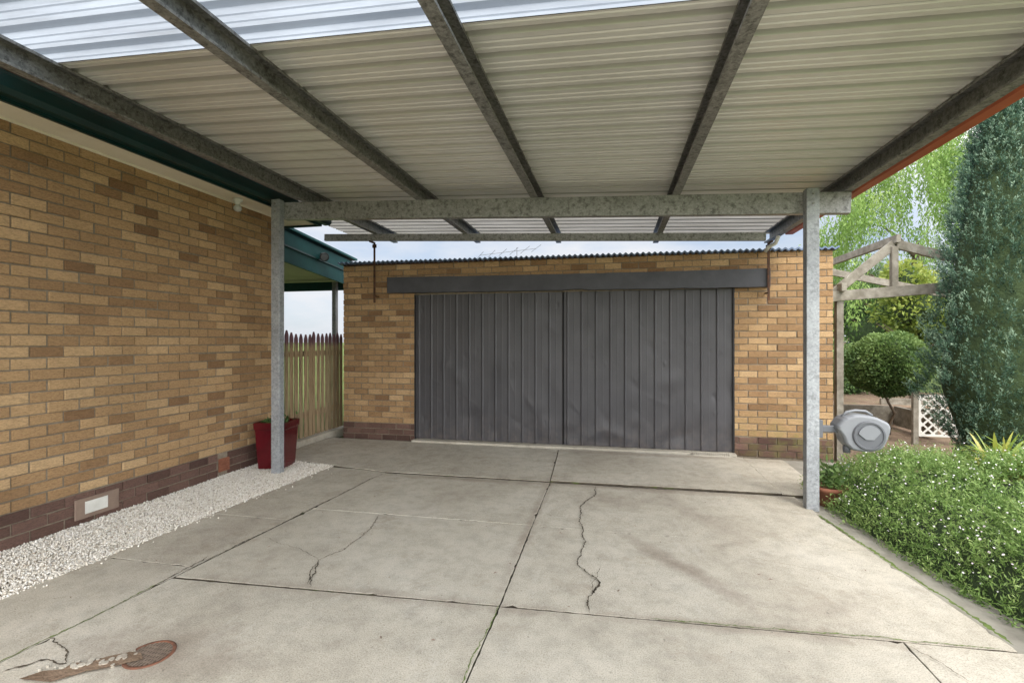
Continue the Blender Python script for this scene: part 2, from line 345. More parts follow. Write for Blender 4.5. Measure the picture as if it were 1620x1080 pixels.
slab(mb,[(1.35,-2),(2.62,-2),(2.62,2.80),(1.42,2.75)],-.002)
slab(mb,[(-4.3,5.42),(-3.38,5.22),(-2.56,5.07),(-.655,5.09),(-.73,6.62),(-4.3,6.70)],.010)
slab(mb,[(-.655,5.09),(1.62,5.12),(1.63,6.60),(-.73,6.62)],.018)
slab(mb,[(1.62,5.12),(2.05,5.12),(2.1,6.6),(1.63,6.60)],.010)
ys=[-2,1.0,2.68,3.55,4.45,5.16]
for a,b in zip(ys,ys[1:]): slab(mb,[(xg(a),a),(xD(a)-.003,a),(xD(b)-.003,b-.02 if b>5 else b),(xg(b),b)],random.uniform(-.002,.002))
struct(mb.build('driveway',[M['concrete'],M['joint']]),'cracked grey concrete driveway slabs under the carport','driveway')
def ribbon(mb,pts,w,z,jit=.008,step=.012):
    P=[]
    for a,b in zip(pts,pts[1:]):
        a=Vector((*a,0)); b=Vector((*b,0)); k=max(2,int((b-a).length/step))
        for j in range(k): P.append(a+(b-a)*j/k)
    P.append(Vector((*pts[-1],0))); n=len(P); off=0; vs=[]
    for i,p in enumerate(P):
        d=(P[min(i+1,n-1)]-P[max(i-1,0)]); d.normalize(); nn=Vector((-d.y,d.x,0)); off=off*.85+random.gauss(0,jit*.5)
        ww=w*(.35+abs(random.gauss(.5,.45)))*min(1,(min(i,n-1-i)+1)/6)
        c=p+nn*off; vs+=[(c.x+nn.x*ww/2,c.y+nn.y*ww/2,z),(c.x-nn.x*ww/2,c.y-nn.y*ww/2,z)]
    mb.add(vs,[(2*i,2*i+1,2*i+3,2*i+2) for i in range(n-1)])
def G(px,py):
    t=1135.5/(py-540); u=(px-810)/757; return (t*(.9785*u-.2062),t*(.2062*u+.9785))
mb=MB()
for pts,w_ in [([(942,770),(940,785),(918,800),(920,830),(926,858),(914,885),(915,895),(940,915),(944,925),(930,945),(930,970)],.008),
              ([(600,815),(590,832),(566,855),(540,872),(505,885),(492,905),(490,930)],.005),
              ([(75,1010),(100,1022),(106,1040),(102,1052)],.006),([(415,850),(470,868),(508,886)],.0025),
              ([(0,1065),(60,1048),(120,1052),(170,1040),(205,1036)],.008),([(1430,1020),(1480,1045),(1540,1080)],.004),
              ([(240,930),(275,912),(330,880)],.009),([(950,895),(935,930),(941,945)],.003),([(505,888),(498,910),(486,925)],.008),
              ([(938,915),(946,922),(934,940)],.012),([(1180,880),(1300,905),(1390,930)],.002)]:
    ribbon(mb,[G(*p) for p in pts],w_,.0062)
struct(mb.build('driveway_crack',M['crack'],recalc=False),'jagged dark cracks running across the concrete slabs','crack')
mb=MB()
for (a,b,w_) in [((xr(4.6)+.012,4.6),(xr(2.8)+.012,2.82),.022),((-.634,2.66),(-.65,1.6),.005),((xD(2.5)-.01,2.5),(xD(1.4),1.4),.008),((.2,2.69),(1.85,2.78),.006)]:
    ribbon(mb,[a,b],w_,.0042,.006)
struct(mb.build('moss_line',M['moss'],recalc=False),'thin green moss lines growing along the slab joints','moss')
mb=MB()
for (a,b,w_) in [((-2.5,5.05),(-.67,5.065),.010),((-.64,5.065),(1.6,5.09),.014),((xD(2.6),2.6),(xD(4.9),4.9),.009)]:  # dark strips: joint dirt, plus shade of the garage step put into colour
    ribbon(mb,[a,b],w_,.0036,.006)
struct(mb.build('joint_dirt_shade',M['joint'],recalc=False),'dark dirt and painted step shade along the slab joint in front of the garage','dirt')
d_=(-2.17,1.885)
mb=MB(); pts=[]
for (px,py) in [(30,1078),(70,1064),(100,1062),(118,1052),(140,1051),(170,1043),(205,1036),(222,1036),(226,1044),(212,1050),(185,1056),(160,1063),(140,1063),(122,1071),(80,1082)]:
    x,y=G(px,py); pts.append((x+random.gauss(0,.005),y+random.gauss(0,.005),.0128))
mb.add(pts,[tuple(range(len(pts)))])
struct(mb.build('broken_patch',M['soil'],recalc=False),'hole of broken concrete and soil beside the round drain cover','broken concrete')
mb=MB()
for i in range(34):
    f=random.random(); px=60+155*f; py=1067-27*f+random.gauss(0,4); x,y=G(px,py); s=random.uniform(.004,.015); k=6
    a0=random.uniform(0,1); p=[(x+s*random.uniform(.6,1.2)*math.cos(a0+i2*6.283/k),y+s*random.uniform(.6,1.2)*math.sin(a0+i2*6.283/k)) for i2 in range(k)]
    mb.prism(p,(0,0,.0),(1,0,0),(0,1,0),(0,0,.013+s*.35))
tag(mb.build('concrete_rubble',M['concrete']),'small loose chips of broken concrete left of the drain cover','rubble',None,'stuff')
dr=thing('drain_cover','round drain with rusty grate and terracotta rim set in the broken concrete at lower left','drain',(d_[0],d_[1],0))
mb=MB(); mb.lathe([(.106,.002),(.106,.0062),(.102,.0075),(.093,.0075),(.090,.0060),(.090,.002)],(d_[0],d_[1],0),40); mb.build('rim',M['oldterra'],dr,True)
mb=MB(); mb.lathe([(.0001,.0045),(.0895,.0045)],(d_[0],d_[1],0),32)
mb.build('sump',M['crack'],dr)
mb=MB()
for i in range(-5,6):
    x=i*.016; h=math.sqrt(max(0,.088**2-x*x)); mb.box((d_[0]+x-.0045,d_[1]-h,.0048),(d_[0]+x+.0045,d_[1]+h,.0072))
for q in (-.05,-.025,.0,.025,.05): 
    h=math.sqrt(.088**2-q*q); mb.box((d_[0]-h,d_[1]+q-.004,.0050),(d_[0]+h,d_[1]+q+.004,.0068))
mb.build('grate',M['drain'],dr)
# gravel
mb=MB(); mb.add([(-4.27,-3,-.02),(xg(-3),-3,-.02),(xg(5.18)+.0,5.2,-.02),(-3.4,5.3,-.02),(-4.27,5.5,-.02)],[(0,1,2,3,4)])
struct(mb.build('pebble_bed',M['pebbase']),'pale bed beneath the white pebbles along the house wall','ground')
n=60000; y=1.2+rng.random(n)**.9*4.25; x=-4.27+rng.random(n)*(xg(y)+4.27+.03); ok=(y<5.45-(x+4.27)*.25); x=x[ok];y=y[ok]
xs_=rng.uniform(1.3,5.1,120); ex=xg(xs_)+np.abs(rng.normal(0,.06,120)); x=np.concatenate([x,ex]); y=np.concatenate([y,xs_]); n=len(x)
sz=rng.uniform(.004,.0092,n); sz[rng.random(n)<.03]*=1.5
O=np.array([(1,0,0),(0,1,0),(-1,0,0),(0,-1,0),(0,0,1),(0,0,-1)],float)
V=O[None]*sz[:,None,None]*rng.uniform(.6,1.25,(n,6,3)); V+=rng.normal(0,.12,(n,6,3))*sz[:,None,None]
a=rng.uniform(0,6.28,n); ca,sa=np.cos(a)[:,None],np.sin(a)[:,None]
b_=rng.uniform(-.8,.8,n); cb,sb=np.cos(b_)[:,None],np.sin(b_)[:,None]
X,Yv,Z=V[...,0],V[...,1],V[...,2]; Z,X=Z*cb-X*sb,X*cb+Z*sb; X,Yv=X*ca-Yv*sa,X*sa+Yv*ca
zz=rng.uniform(-.012,.008,n)+.006*np.sin(x*9)*np.sin(y*5); zz[-120:]=.006
V=np.stack([X+x[:,None],Yv+y[:,None],Z+zz[:,None]],-1).reshape(-1,3)
T=np.array([(0,1,4),(1,2,4),(2,3,4),(3,0,4),(1,0,5),(2,1,5),(3,2,5),(0,3,5)])
F=(T[None]+(np.arange(n)*6)[:,None,None]).reshape(-1,3)
tag(fastmesh('pebble_gravel',V,F,np.repeat(rng.random(n),8),M['pebble']),'white pebble gravel strip along the foot of the house wall','gravel',None,'stuff')

# ------------------------------------------------------------------ bricks
CP=.086; BP=.230
def bricks(mb,o,U,N,u0,u1,r0,r1,holes=(),m=0,zoff=0):
    o=Vector(o);U=Vector(U);N=Vector(N);Z=Vector((0,0,1))
    for r in range(r0,r1):
        z0=r*CP+.0055; z1=(r+1)*CP-.0055; off=(r%2)*BP/2
        k0=int(math.floor((u0-off)/BP))-1; k1=int(math.ceil((u1-off)/BP))+1
        for k in range(k0,k1):
            segs=[(max(u0,k*BP+off+.0055),min(u1,(k+1)*BP+off-.0055))]
            for (h0,h1,hz0,hz1) in holes:
                if z1>hz0+.02 and z0<hz1-.02:
                    ns=[]
                    for a,b in segs:
                        if b<=h0 or a>=h1: ns.append((a,b))
                        else:
                            if a<h0: ns.append((a,h0))
                            if b>h1: ns.append((h1,b))
                    segs=ns
            for a,b in segs:
                if b-a<.025: continue
                j=lambda s=.0017: random.gauss(0,s)
                d=j(.0022); za,zb=z0+j(),z1+j(); a2,b2=a+j(),b+j(); e=.004
                def P(u,z,q): return o+U*u+Z*z+N*q
                vs=[P(a2,za,-.03),P(b2,za,-.03),P(b2,zb,-.03),P(a2,zb,-.03),P(a2,za,d-.004),P(b2,za,d-.004),P(b2,zb,d-.004),P(a2,zb,d-.004),
                    P(a2+e,za+e+j(.001),d),P(b2-e,za+e+j(.001),d),P(b2-e,zb-e+j(.001),d),P(a2+e,zb-e+j(.001),d)]
                fs=[(0,1,5,4),(1,2,6,5),(2,3,7,6),(3,0,4,7),(4,5,9,8),(5,6,10,9),(6,7,11,10),(7,4,8,11),(8,9,10,11)]
                v=min(1,max(.05,random.gauss(.50,.24)))
                mb.add(vs,fs,m,v)
HX=-4.27; HY=5.55; NP=3
house=thing('brick_house','tan brick house wall with dark green gutter and cream eaves along the left','house',(HX,2.5,0))
mb=MB(); bricks(mb,(HX,0,0),(0,1,0),(1,0,0),-2.5,HY,NP,36); mb.box((HX-.2,-2.5,NP*CP),(HX-.010,HY-.01,3.10),1)
mb.build('wall',[M['brick'],M['mortar']],house)
mb=MB(); bricks(mb,(HX+.006,0,0),(0,1,0),(1,0,0),-2.5,HY,0,NP,[(4.50,4.64,0.06,.2)]); mb.box((HX-.2,-2.5,-.05),(HX-.005,HY-.01,NP*CP),1)
mb.build('plinth',[M['brown'],M['mortar']],house)
mb=MB(); mb.box((-12,HY-.2,-.05),(HX-.2,HY-.03,3.1)); mb.box((-12,-2.5,-.05),(-11.8,HY-.2,3.1)); mb.box((-11.8,-2.5,-.05),(HX-.2,-2.3,3.1)); mb.build('rear_wall',M['mortar'],house)
mb=MB(); mb.box((-12,-3,3.102),(-3.93,5.86,3.112)); 
mb.build('soffit',M['cream'],house)
mb=MB(); mb.box((HX-.001,-2.5,3.085),(HX+.018,HY,3.101)); mb.build('soffit_trim',M['cream'],house)
mb=MB(); mb.box((-3.93,-3,3.075),(-3.905,5.86,3.26)); mb.box((-12,5.862,3.075),(-3.905,5.885,3.26)); mb.build('fascia',M['green'],house)
mb=MB(); mb.prism([(0,.0),(.075,0),(.105,.03),(.105,.11),(.118,.125),(.108,.128),(.098,.115),(.098,.035),(.072,.008),(0,.008)],(-3.903,-3,3.10),(1,0,0),(0,0,1),(0,8.95,0)); mb.build('gutter',M['green'],house)
mb=MB(); mb.add([(-3.85,-3.2,3.27),(-3.85,6.0,3.27),(-8,6.0,4.9),(-8,-3.2,4.9),(-12.2,-3.2,3.27),(-12.2,6.0,3.27)],[(0,1,2,3),(3,2,5,4)]); mb.build('roof',M['tile'],house,recalc=False)
mb=MB(); x0=HX+.01
mb.box((x0,4.50,.055),(x0+.004,4.64,.20))
for i in range(5):
    mb.box((x0+.004,4.50,.058+i*.028),(x0+.018,4.64,.066+i*.028))
for i in range(6): mb.box((x0+.004,4.50+i*.0262,.0585),(x0+.016,4.509+i*.0262,.197))
mb.build('air_vent',M['terra'],house)
mb=MB(); mb.box((HX+.012,3.05,.05),(HX+.03,3.40,.215)); mb.build('vent_board',M['tan'],house,bevel=.004)
mb=MB(); mb.box((HX+.0305,3.12,.085),(HX+.036,3.30,.185)); mb.build('vent_plate',M['white'],house,bevel=.002)
mb=MB(); c=(-4.12,4.62); mb.lathe([(.0001,0),(.05,0),(.05,-.03),(.03,-.045),(.022,-.06),(.022,-.07)],(c[0],c[1],3.101),16); mb.build('eave_lamp',M['white'],house,True)
mb=MB(); mb.lathe([(.022,-.07),(.040,-.09),(.044,-.115),(.03,-.14),(.0001,-.15)],(c[0],c[1],3.101),16); mb.build('bulb',M['glass'],house,True)
mb=MB(); p=[(5.9,3.13),(7.95,2.955),(7.95,2.50),(5.9,2.68)]
mb.prism([(a,b) for a,b in p],(-4.70,0,0),(0,1,0),(0,0,1),(.035,0,0)); mb.build('barge_board',M['teal'],house)
mb=MB(); mb.prism([(5.9,3.20),(8.05,3.02),(8.05,2.985),(5.9,3.165)],(-4.78,0,0),(0,1,0),(0,0,1),(.17,0,0)); mb.build('barge_cap',M['teal'],house)
mb=MB(); mb.prism([(5.9,2.93),(7.95,2.75),(7.95,2.725),(5.9,2.905)],(-4.664,0,0),(0,1,0),(0,0,1),(.02,0,0)); mb.build('barge_batten',M['green'],house)
mb=MB(); mb.add([(-4.71,5.9,2.75),(-4.71,9,2.68),(-8,9,2.68),(-8,5.9,2.75)],[(0,1,2,3)]); mb.build('verandah_lining',M['lining'],house,recalc=False)
mb=MB(); mb.add([(-4.71,5.9,3.15),(-4.71,9,2.9),(-8,9,2.9),(-8,5.9,3.15)],[(0,1,2,3)]); mb.build('verandah_roof',M['blue'],house,recalc=False)
mb=MB(); mb.box((-8,8.45,2.50),(-4.95,8.5,2.67)); mb.build('verandah_beam',M['teal'],house)
mb=MB(); mb.box((-5.33,8.36,0),(-5.25,8.44,2.66)); mb.build('verandah_post',M['galv'],house)
fl=thing('floodlight','small round floodlight on the teal barge board behind the carport post','lamp',(-4.62,7.0,2.9))
def disc(mb,c,d,prof,n=20):
    d=Vector(d).normalized(); a=d.cross(Vector((0,0,1))).normalized(); b=a.cross(d); c=Vector(c); vs=[];
    for r,h in prof:
        for k in range(n):
            t=2*math.pi*k/n; vs.append(c+d*h+(a*math.cos(t)+b*math.sin(t))*r)
    fs=[(i*n+k,i*n+(k+1)%n,(i+1)*n+(k+1)%n,(i+1)*n+k) for i in range(len(prof)-1) for k in range(n)]
    mb.add(vs,fs)
dd=(.7,-.5,-.35)
mb=MB(); disc(mb,(-4.57,6.95,2.87),dd,[(.0001,-.10),(.035,-.09),(.07,0),(.074,.02),(.06,.021)]); mb.build('housing',M['black'],fl,True)
mb=MB(); disc(mb,(-4.57,6.95,2.87),dd,[(.06,.019),(.0001,.022)]); mb.build('lens',M['dglass'],fl)
mb=MB(); mb.tube([(-4.665,7.0,2.93),(-4.60,6.98,2.92),(-4.57,6.96,2.88)],.012,8); mb.build('bracket',M['black'],fl)

# ------------------------------------------------------------------ garage
GY=6.74; GX0=-4.10; GX1=2.72; DX0=-2.92; DX1=1.56; DZ=2.19
gar=thing('brick_garage','tan brick garage with wide charcoal double door under a dark lintel board','garage',(-.7,GY,0))
mb=MB(); hole=[(DX0,DX1,0,DZ)]
bricks(mb,(0,GY,0),(1,0,0),(0,-1,0),GX0,GX1,NP,31,hole)
bricks(mb,(GX1,0,0),(0,1,0),(1,0,0),GY+.12,12,NP,31); bricks(mb,(GX0,0,0),(0,1,0),(-1,0,0),GY+.12,12,NP,31)
a=GY+.009
for bx in [((GX0+.01,a,NP*CP),(DX0-.006,a+.10,2.665)),((DX1+.006,a,NP*CP),(GX1-.01,a+.10,2.665)),((DX0-.006,a,DZ+.01),(DX1+.006,a+.10,2.665)),
           ((GX0+.01,a+.1,NP*CP),(GX0+.1,12,2.665)),((GX1-.1,a+.1,NP*CP),(GX1-.01,12,2.665)),((GX0+.1,11.9,0),(GX1-.1,12,2.665))]: mb.box(*bx,1)
mb.build('wall',[M['brick'],M['mortar']],gar)
mb=MB(); bricks(mb,(0,GY-.004,0),(1,0,0),(0,-1,0),GX0,DX0,0,NP)
for bx in [((GX0+.01,a,-.05),(DX0-.006,a+.10,NP*CP)),((GX0+.01,a+.1,-.05),(GX0+.1,12,NP*CP))]: mb.box(*bx,1)
mb.build('plinth',[M['brown'],M['mortar']],gar)
mb=MB(); bricks(mb,(0,GY-.004,0),(1,0,0),(0,-1,0),DX1,GX1,0,NP)
bricks(mb,(GX1+.004,0,0),(0,1,0),(1,0,0),GY+.12,12,0,NP)
for bx in [((DX1+.006,a,-.05),(GX1-.01,a+.10,NP*CP)),((GX1-.1,a+.1,-.05),(GX1-.01,12,NP*CP))]: mb.box(*bx,1)
mb.build('plinth',[M['brown'],M['mortar']],gar)
nx=(int((GX1-GX0+.1)/.0095)); V=[];F=[]
for i in range(nx+1):
    x=GX0-.05+i*.0095; z=.0125*math.sin(2*math.pi*x/.076)+2.716-.005*(x+4.1)
    V+= [(x,GY-.07,z),(x,12.2,z-.25),(x,12.2,z-.275),(x,GY-.07,z-.022)]
for i in range(nx):
    for k in range(4): F.append((4*i+k,4*i+4+k,4*i+4+(k+1)%4,4*i+(k+1)%4))
mb=MB(); mb.add(V,F); mb.build('roof',M['blue'],gar)
mb=MB(); mb.box((GX0+.01,GY-.012,2.664),(GX1-.02,GY+.05,2.682)); mb.build('flashing',M['rust'],gar)
mb=MB(); vs=[]; N=60
for i in range(N+1):
    x=-3.31+i*(1.96+3.31)/N; j1=random.gauss(0,.0012); j0=random.gauss(0,.002); zt_=2.46-.030*i/N-.012*math.sin(math.pi*i/N); zb=2.226-.030*i/N+(.012 if 30<i<34 else 0)
    vs+=[(x,GY-.115,zb+j0),(x,GY-.115,zt_+j1),(x,GY-.01,zt_+j1),(x,GY-.01,zb+j0)]
fs=[(4*i+k,4*i+4+k,4*i+4+(k+1)%4,4*i+(k+1)%4) for i in range(N) for k in range(4)]+[(0,1,2,3),(4*N+3,4*N+2,4*N+1,4*N)]
mb.add(vs,fs); mb.build('lintel_board',M['board'],gar)
def leaf(x0,x1,seed,label):
    r=np.random.default_rng(seed); dx=.0065; nx=int((x1-x0)/dx); nz=100
    xs=np.linspace(x0,x1,nx+1); zs=np.linspace(.045,DZ+.02,nz+1)
    XX,ZZ=np.meshgrid(xs,zs)
    pitch=.198; s=np.mod(XX-x0-.03,pitch)
    def rib(c,w,h): 
        q=np.abs(s-c)/w; return h*np.clip(1.6-1.6*q,0,1)
    prof=rib(.016,.014,.015)+rib(.108,.008,.0025)
    dent=np.zeros_like(XX)
    for _ in range(46):
        cx=r.uniform(x0,x1); cz=abs(r.normal(.45,.50)) ; a=r.uniform(.04,.18); b=r.uniform(.05,.26); am=r.normal(0,.0070); th=r.uniform(0,3.1)
        u=(XX-cx)*np.cos(th)+(ZZ-cz)*np.sin(th); v=-(XX-cx)*np.sin(th)+(ZZ-cz)*np.cos(th)
        dent+=am*np.exp(-(u/a)**2-(v/b)**2)
    for _ in range(7):
        cx=r.uniform(x0,x1); cz=r.uniform(.15,1.1); th=r.uniform(.2,2.9)
        u=(XX-cx)*np.cos(th)+(ZZ-cz)*np.sin(th); v=-(XX-cx)*np.sin(th)+(ZZ-cz)*np.cos(th)
        dent+=.004*np.sign(r.normal())*np.exp(-np.abs(v)/.018)*np.exp(-(u/.16)**2)
    for _ in range(34):
        cx=r.uniform(x0,x1); cz=r.uniform(.1,2.1); a=r.uniform(.012,.03); dent+=r.normal(0,.004)*np.exp(-((XX-cx)/a)**2-((ZZ-cz)/(a*1.5))**2)
    dent+=.003*np.sin(XX*7+seed)*np.sin(ZZ*2.3)
    YY=GY+.035-prof+dent
    V=np.stack([XX,YY,ZZ],-1).reshape(-1,3)
    i=np.arange(nx)[None,:]+np.arange(nz)[:,None]*(nx+1)
    F=np.stack([i,i+1,i+nx+2,i+nx+1],-1).reshape(-1,4)
    o=fastmesh('door_leaf',V,F,np.full(len(F),.5),M['door'],gar); o['label']=label
    return o
DM=-.68
l1=leaf(DX0+.012,DM-.008,3,'left leaf of the charcoal ribbed metal door, dented low down near the middle')
l2=leaf(DM+.008,DX1-.012,8,'right leaf of the charcoal ribbed metal door, scuffed along its foot')
mb=MB(); mb.box((DX0+.005,GY+.09,0),(DX1-.005,GY+.1,DZ+.03)); mb.box((DX0-.004,GY+.0,.0),(DX0+.012,GY+.06,DZ+.01)); mb.box((DX1-.012,GY+.0,.0),(DX1+.004,GY+.06,DZ+.01)); mb.build('door_frame',M['black'],gar)
mb=MB(); mb.box((DX0-.01,GY-.10,-.03),(DX1+.01,GY+.085,.038)); mb.build('threshold',M['concrete'],gar,bevel=.006)
mb=MB()
for i in range(18): mb.box((1.02+i*.026,GY-.165,.020),(1.034+i*.026,GY-.108,.052))
mb.box((1.0,GY-.170,.0195),(1.50,GY-.163,.030)); mb.box((1.0,GY-.108,.0195),(1.50,GY-.103,.056)); mb.build('drain_grate',M['grate'],gar)
an=thing('tv_antenna','thin television antenna showing above the garage roof','antenna',(-2.1,10.5,2.4))
mb=MB(); mb.tube([(-2.1,10.5,2.4),(-2.1,10.5,3.60)],.008,6); mb.build('mast',M['plastic2'],an)
mb=MB(); mb.bar((-2.9,10.3,3.42),(-1.7,10.7,3.60),.010,.010)
for i in range(6):
    f=i/5; c=Vector((-2.9,10.3,3.42)).lerp(Vector((-1.7,10.7,3.60)),f); mb.bar(c+Vector((.16,-.3,.02)),c+Vector((-.16,.3,-.02)),.006,.006)
mb.build('boom',M['plastic2'],an)

# ------------------------------------------------------------------ carport
zt=lambda x:3.09-.0427*(x+3.64)
CY=4.83
cp=thing('carport','flat carport of galvanised steel posts and beams with ribbed metal roof','carport',(-.9,CY,0))
SL=Vector((1,0,-.0427)).normalized(); UP=Vector((.0427,0,1)).normalized()
def cprof(w,h,t=.004,lip=.018):
    return [(0,0),(w,0),(w,lip),(w-t,lip),(w-t,t),(t,t),(t,h-t),(w-t,h-t),(w-t,h-lip),(w,h-lip),(w,h),(0,h)]
mb=MB(); x0=-3.70; x1=2.09; mb.prism(cprof(.075,.192),(x0,CY,zt(x0)-.192),(0,1,0),tuple(UP),SL*((x1-x0)/SL.x)); mb.build('cross_beam',M['galvb'],cp,bevel=.0015)
mb=MB(); x0=-4.25; x1=1.86; mb.prism(cprof(.05,.10),(x0,6.46,zt(x0)-.102),(0,1,0),tuple(UP),SL*((x1-x0)/SL.x)); mb.build('end_beam',M['galvb'],cp,bevel=.0015)
for px in (-3.79,1.70):
    mb=MB(); w_=.105; ztp=zt(px)+.012
    mb.prism([(0,0),(w_,0),(w_,.085),(0,.085)],(px,CY-.087,-.02),(1,0,0),(0,1,0),(0,0,ztp+.02)); mb.build('post',M['galv'],cp,bevel=.004)
    for dz in (.05,.14):
        mb=MB(); disc(mb,(px+w_/2,CY-.087,ztp-dz),(0,-1,0),[(.0001,.012),(.011,.012),(.011,-.001)],6); mb.build('bolt',M['galvb'],cp)
for x,side in ((-3.42,1),(-2.04,1),(-.79,1),(.60,-1),(2.07,-1)):
    mb=MB(); z=zt(x)+.002
    pr=cprof(.072,.152)
    if side<0: pr=[(-a,b) for a,b in pr]
    mb.prism(pr,(x-side*.036,-.7,z),(1,0,0),(0,0,1),(0,7.85,0)); mb.build('purlin',M['galvp'],cp)
def sheet(name,y0,y1,x0,x1,mat,dz=0):
    P=.2; pts=[(0,0),(.014,.030),(.040,.030),(.054,0),(.092,0),(.098,.006),(.108,.006),(.114,0),(.146,0),(.152,.006),(.162,.006),(.168,0)]
    k=int(math.floor(y0/P)); yy=[]
    while k*P<y1:
        for a,b in pts: yy.append((k*P+a,b))
        k+=1
    yy=[(min(max(a,y0),y1),b) for a,b in yy if y0-.05<=a<=y1+.05]
    nxs=24; vs=[];fs=[]
    for i in range(nxs+1):
        x=x0+(x1-x0)*i/nxs
        for a,b in yy: vs.append((x,a,zt(x)+.156+b+dz+.0006*math.sin(x*3.1+a*2)))
    n=len(yy)
    for i in range(nxs):
        for j in range(n-1): fs.append((i*n+j,i*n+j+1,(i+1)*n+j+1,(i+1)*n+j))
    mb=MB(); mb.add(vs,fs); return mb.build(name,mat,cp,recalc=False)
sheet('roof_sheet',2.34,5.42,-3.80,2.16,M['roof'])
sheet('translucent_sheet',-.8,2.50,-3.80,2.16,M['clear'],.004)
sheet('translucent_sheet',5.30,7.30,-4.3,2.16,M['clear2'],.004)
mb=MB(); zb=zt(2.1); mb.prism([(0,0),(.02,-.03),(.10,-.03),(.12,0),(.12,.11),(.135,.12),(.115,.125),(.108,.11),(.108,.0),(.095,-.02),(.028,-.02),(.012,0),(.012,.17),(0,.17)],(2.115,-.8,zb+.03),(1,0,0),(0,0,1),(0,7.42,0)); mb.build('gutter',M['redfascia'],cp)
mb=MB(); mb.tube([(2.0,6.45,2.80),(1.98,6.5,2.72),(1.92,6.58,2.69),(1.90,6.62,2.64)],.024,10); mb.build('downpipe',M['white'],cp,True)
for (x,zb_) in ((-3.5,2.08),(1.93,2.02)):
    mb=MB(); zz=zt(x)-.1; mb.bar((x,GY-.14,zb_),(x,GY-.14,zz),.028,.012,up=(0,1,0)); mb.bar((x,GY-.145,zz-.01),(x,6.46,zz-.01),.03,.02); mb.box((x-.03,GY-.15,zz-.08),(x+.03,GY-.13,zz-.03)); mb.bar((x,GY-.14,zb_+.1),(x,GY-.002,zb_+.1),.015,.015)
    mb.build('wall_strap',M['rust'],cp)

# ------------------------------------------------------------------ picket fence
fn=thing('picket_fence','weathered timber picket fence between the house wall and the garage','fence',(-4.45,6.4,0))
yy=5.62
while yy<7.25:
    mb=MB(); h=1.62+random.gauss(0,.018); wdt=.070; xx=-4.42+random.gauss(0,.003); w2=wdt/2; v=random.random()
    mb.prism([(-w2,.10),(w2,.10),(w2,h-.085),(w2*.9,h-.06),(.006,h),(-.006,h),(-w2*.9,h-.06),(-w2,h-.085)],(xx,yy,0),(0,1,random.gauss(0,.004)),(0,0,1),(.018,0,0),0,v)
    mb.build('picket',M['picket'],fn,bevel=.0015); yy+=.104
for z in (.38,1.28):
    mb=MB(); mb.box((-4.475,5.58,z),(-4.426,7.25,z+.08)); mb.build('rail',M['picket'],fn)
mb=MB(); mb.box((-4.5,5.56,-.05),(-4.33,7.3,.09)); mb.build('plinth_kerb',M['concrete'],fn,bevel=.01)

# ------------------------------------------------------------------ red pot
pc=(-3.96,5.06,0)
pt=thing('plant_pot','tall square dark red glazed pot beside the left carport post','plant pot',pc)
mb=MB(); prof=[(.215,0.005),(.252,.46),(.265,.475),(.272,.55),(.235,.55),(.23,.48),(.0001,.48)]
mb.lathe(prof,pc,4,rot=math.pi/4+.2); mb.build('body',M['redpot'],pt,bevel=.012)
mb=MB(); mb.lathe([(.0001,.49),(.225,.49)],pc,4,rot=math.pi/4+.2); mb.build('soil',M['crack'],pt)
pl=thing('potted_plant','small dark leafy plant growing in the red pot','plant',(pc[0],pc[1],.48))
n=260; P=np.array([pc[0],pc[1],.49])+rng.normal(0,1,(n,3))*(.07,.07,.05); P[:,2]=np.abs(P[:,2]-.49)+.49
leaves('foliage',P,rng.normal(0,1,(n,3))+(0,0,.6),rng.uniform(.03,.07,n),rng.uniform(.02,.035,n),rng.random(n)*.5,M['shrub'],pl)
tp=(1.97,4.98,-.02)
pt=thing('terracotta_pot','low terracotta pot behind the foot of the right carport post','plant pot',tp)
mb=MB(); mb.lathe([(.0001,0),(.10,0),(.135,.14),(.15,.142),(.155,.18),(.138,.18),(.128,.15),(.0001,.15)],tp,28); mb.build('body',M['terra'],pt,True)
pl=thing('pot_seedling','young leafy plant in the low terracotta pot','plant',(tp[0],tp[1],.13))
n=200; P=np.array([tp[0],tp[1],.16])+rng.normal(0,1,(n,3))*(.06,.06,.10); P[:,2]=np.abs(P[:,2]-.16)+.16
leaves('foliage',P,rng.normal(0,1,(n,3))+(0,0,.5),rng.uniform(.04,.09,n),rng.uniform(.02,.04,n),rng.random(n)*.5+.4,M['shrub'],pl)

# ------------------------------------------------------------------ hose reel
hr=thing('hose_reel','grey plastic wall hose reel mounted on the right carport post','hose reel',(2.1,CY-.05,.70))
def xz_shape(pts,y0,y1,b,mb):
    n=len(pts); cx=sum(p[0] for p in pts)/n; cz=sum(p[1] for p in pts)/n
    rings=[(y0,1-b*1.0),(y0+.012,1-b*.35),(y0+.035,1),(y1-.035,1),(y1-.012,1-b*.35),(y1,1-b)]
    vs=[];
    for y,s in rings:
        for p in pts: vs.append((cx+(p[0]-cx)*s,y,cz+(p[1]-cz)*s))
    fs=[tuple(range(n-1,-1,-1)),tuple(range(5*n,6*n))]+[(i*n+k,i*n+(k+1)%n,(i+1)*n+(k+1)%n,(i+1)*n+k) for i in range(5) for k in range(n)]
    mb.add(vs,fs)
cx,cz=2.135,.70; y0,y1=CY-.14,CY+.05
ctrl=[(-.215,.045),(-.155,.13),(-.06,.165),(.09,.15),(.20,.095),(.215,.045),(.185,-.06),(.145,-.135),(.05,-.165),(-.08,-.155),(-.14,-.10),(-.16,-.03)]
pts=[]
for i in range(len(ctrl)):
    a=Vector(ctrl[i]);b=Vector(ctrl[(i+1)%len(ctrl)]); pts+= [a.lerp(b,.18),a.lerp(b,.82)]
pts=[(cx+p[0],cz+p[1]) for p in pts]
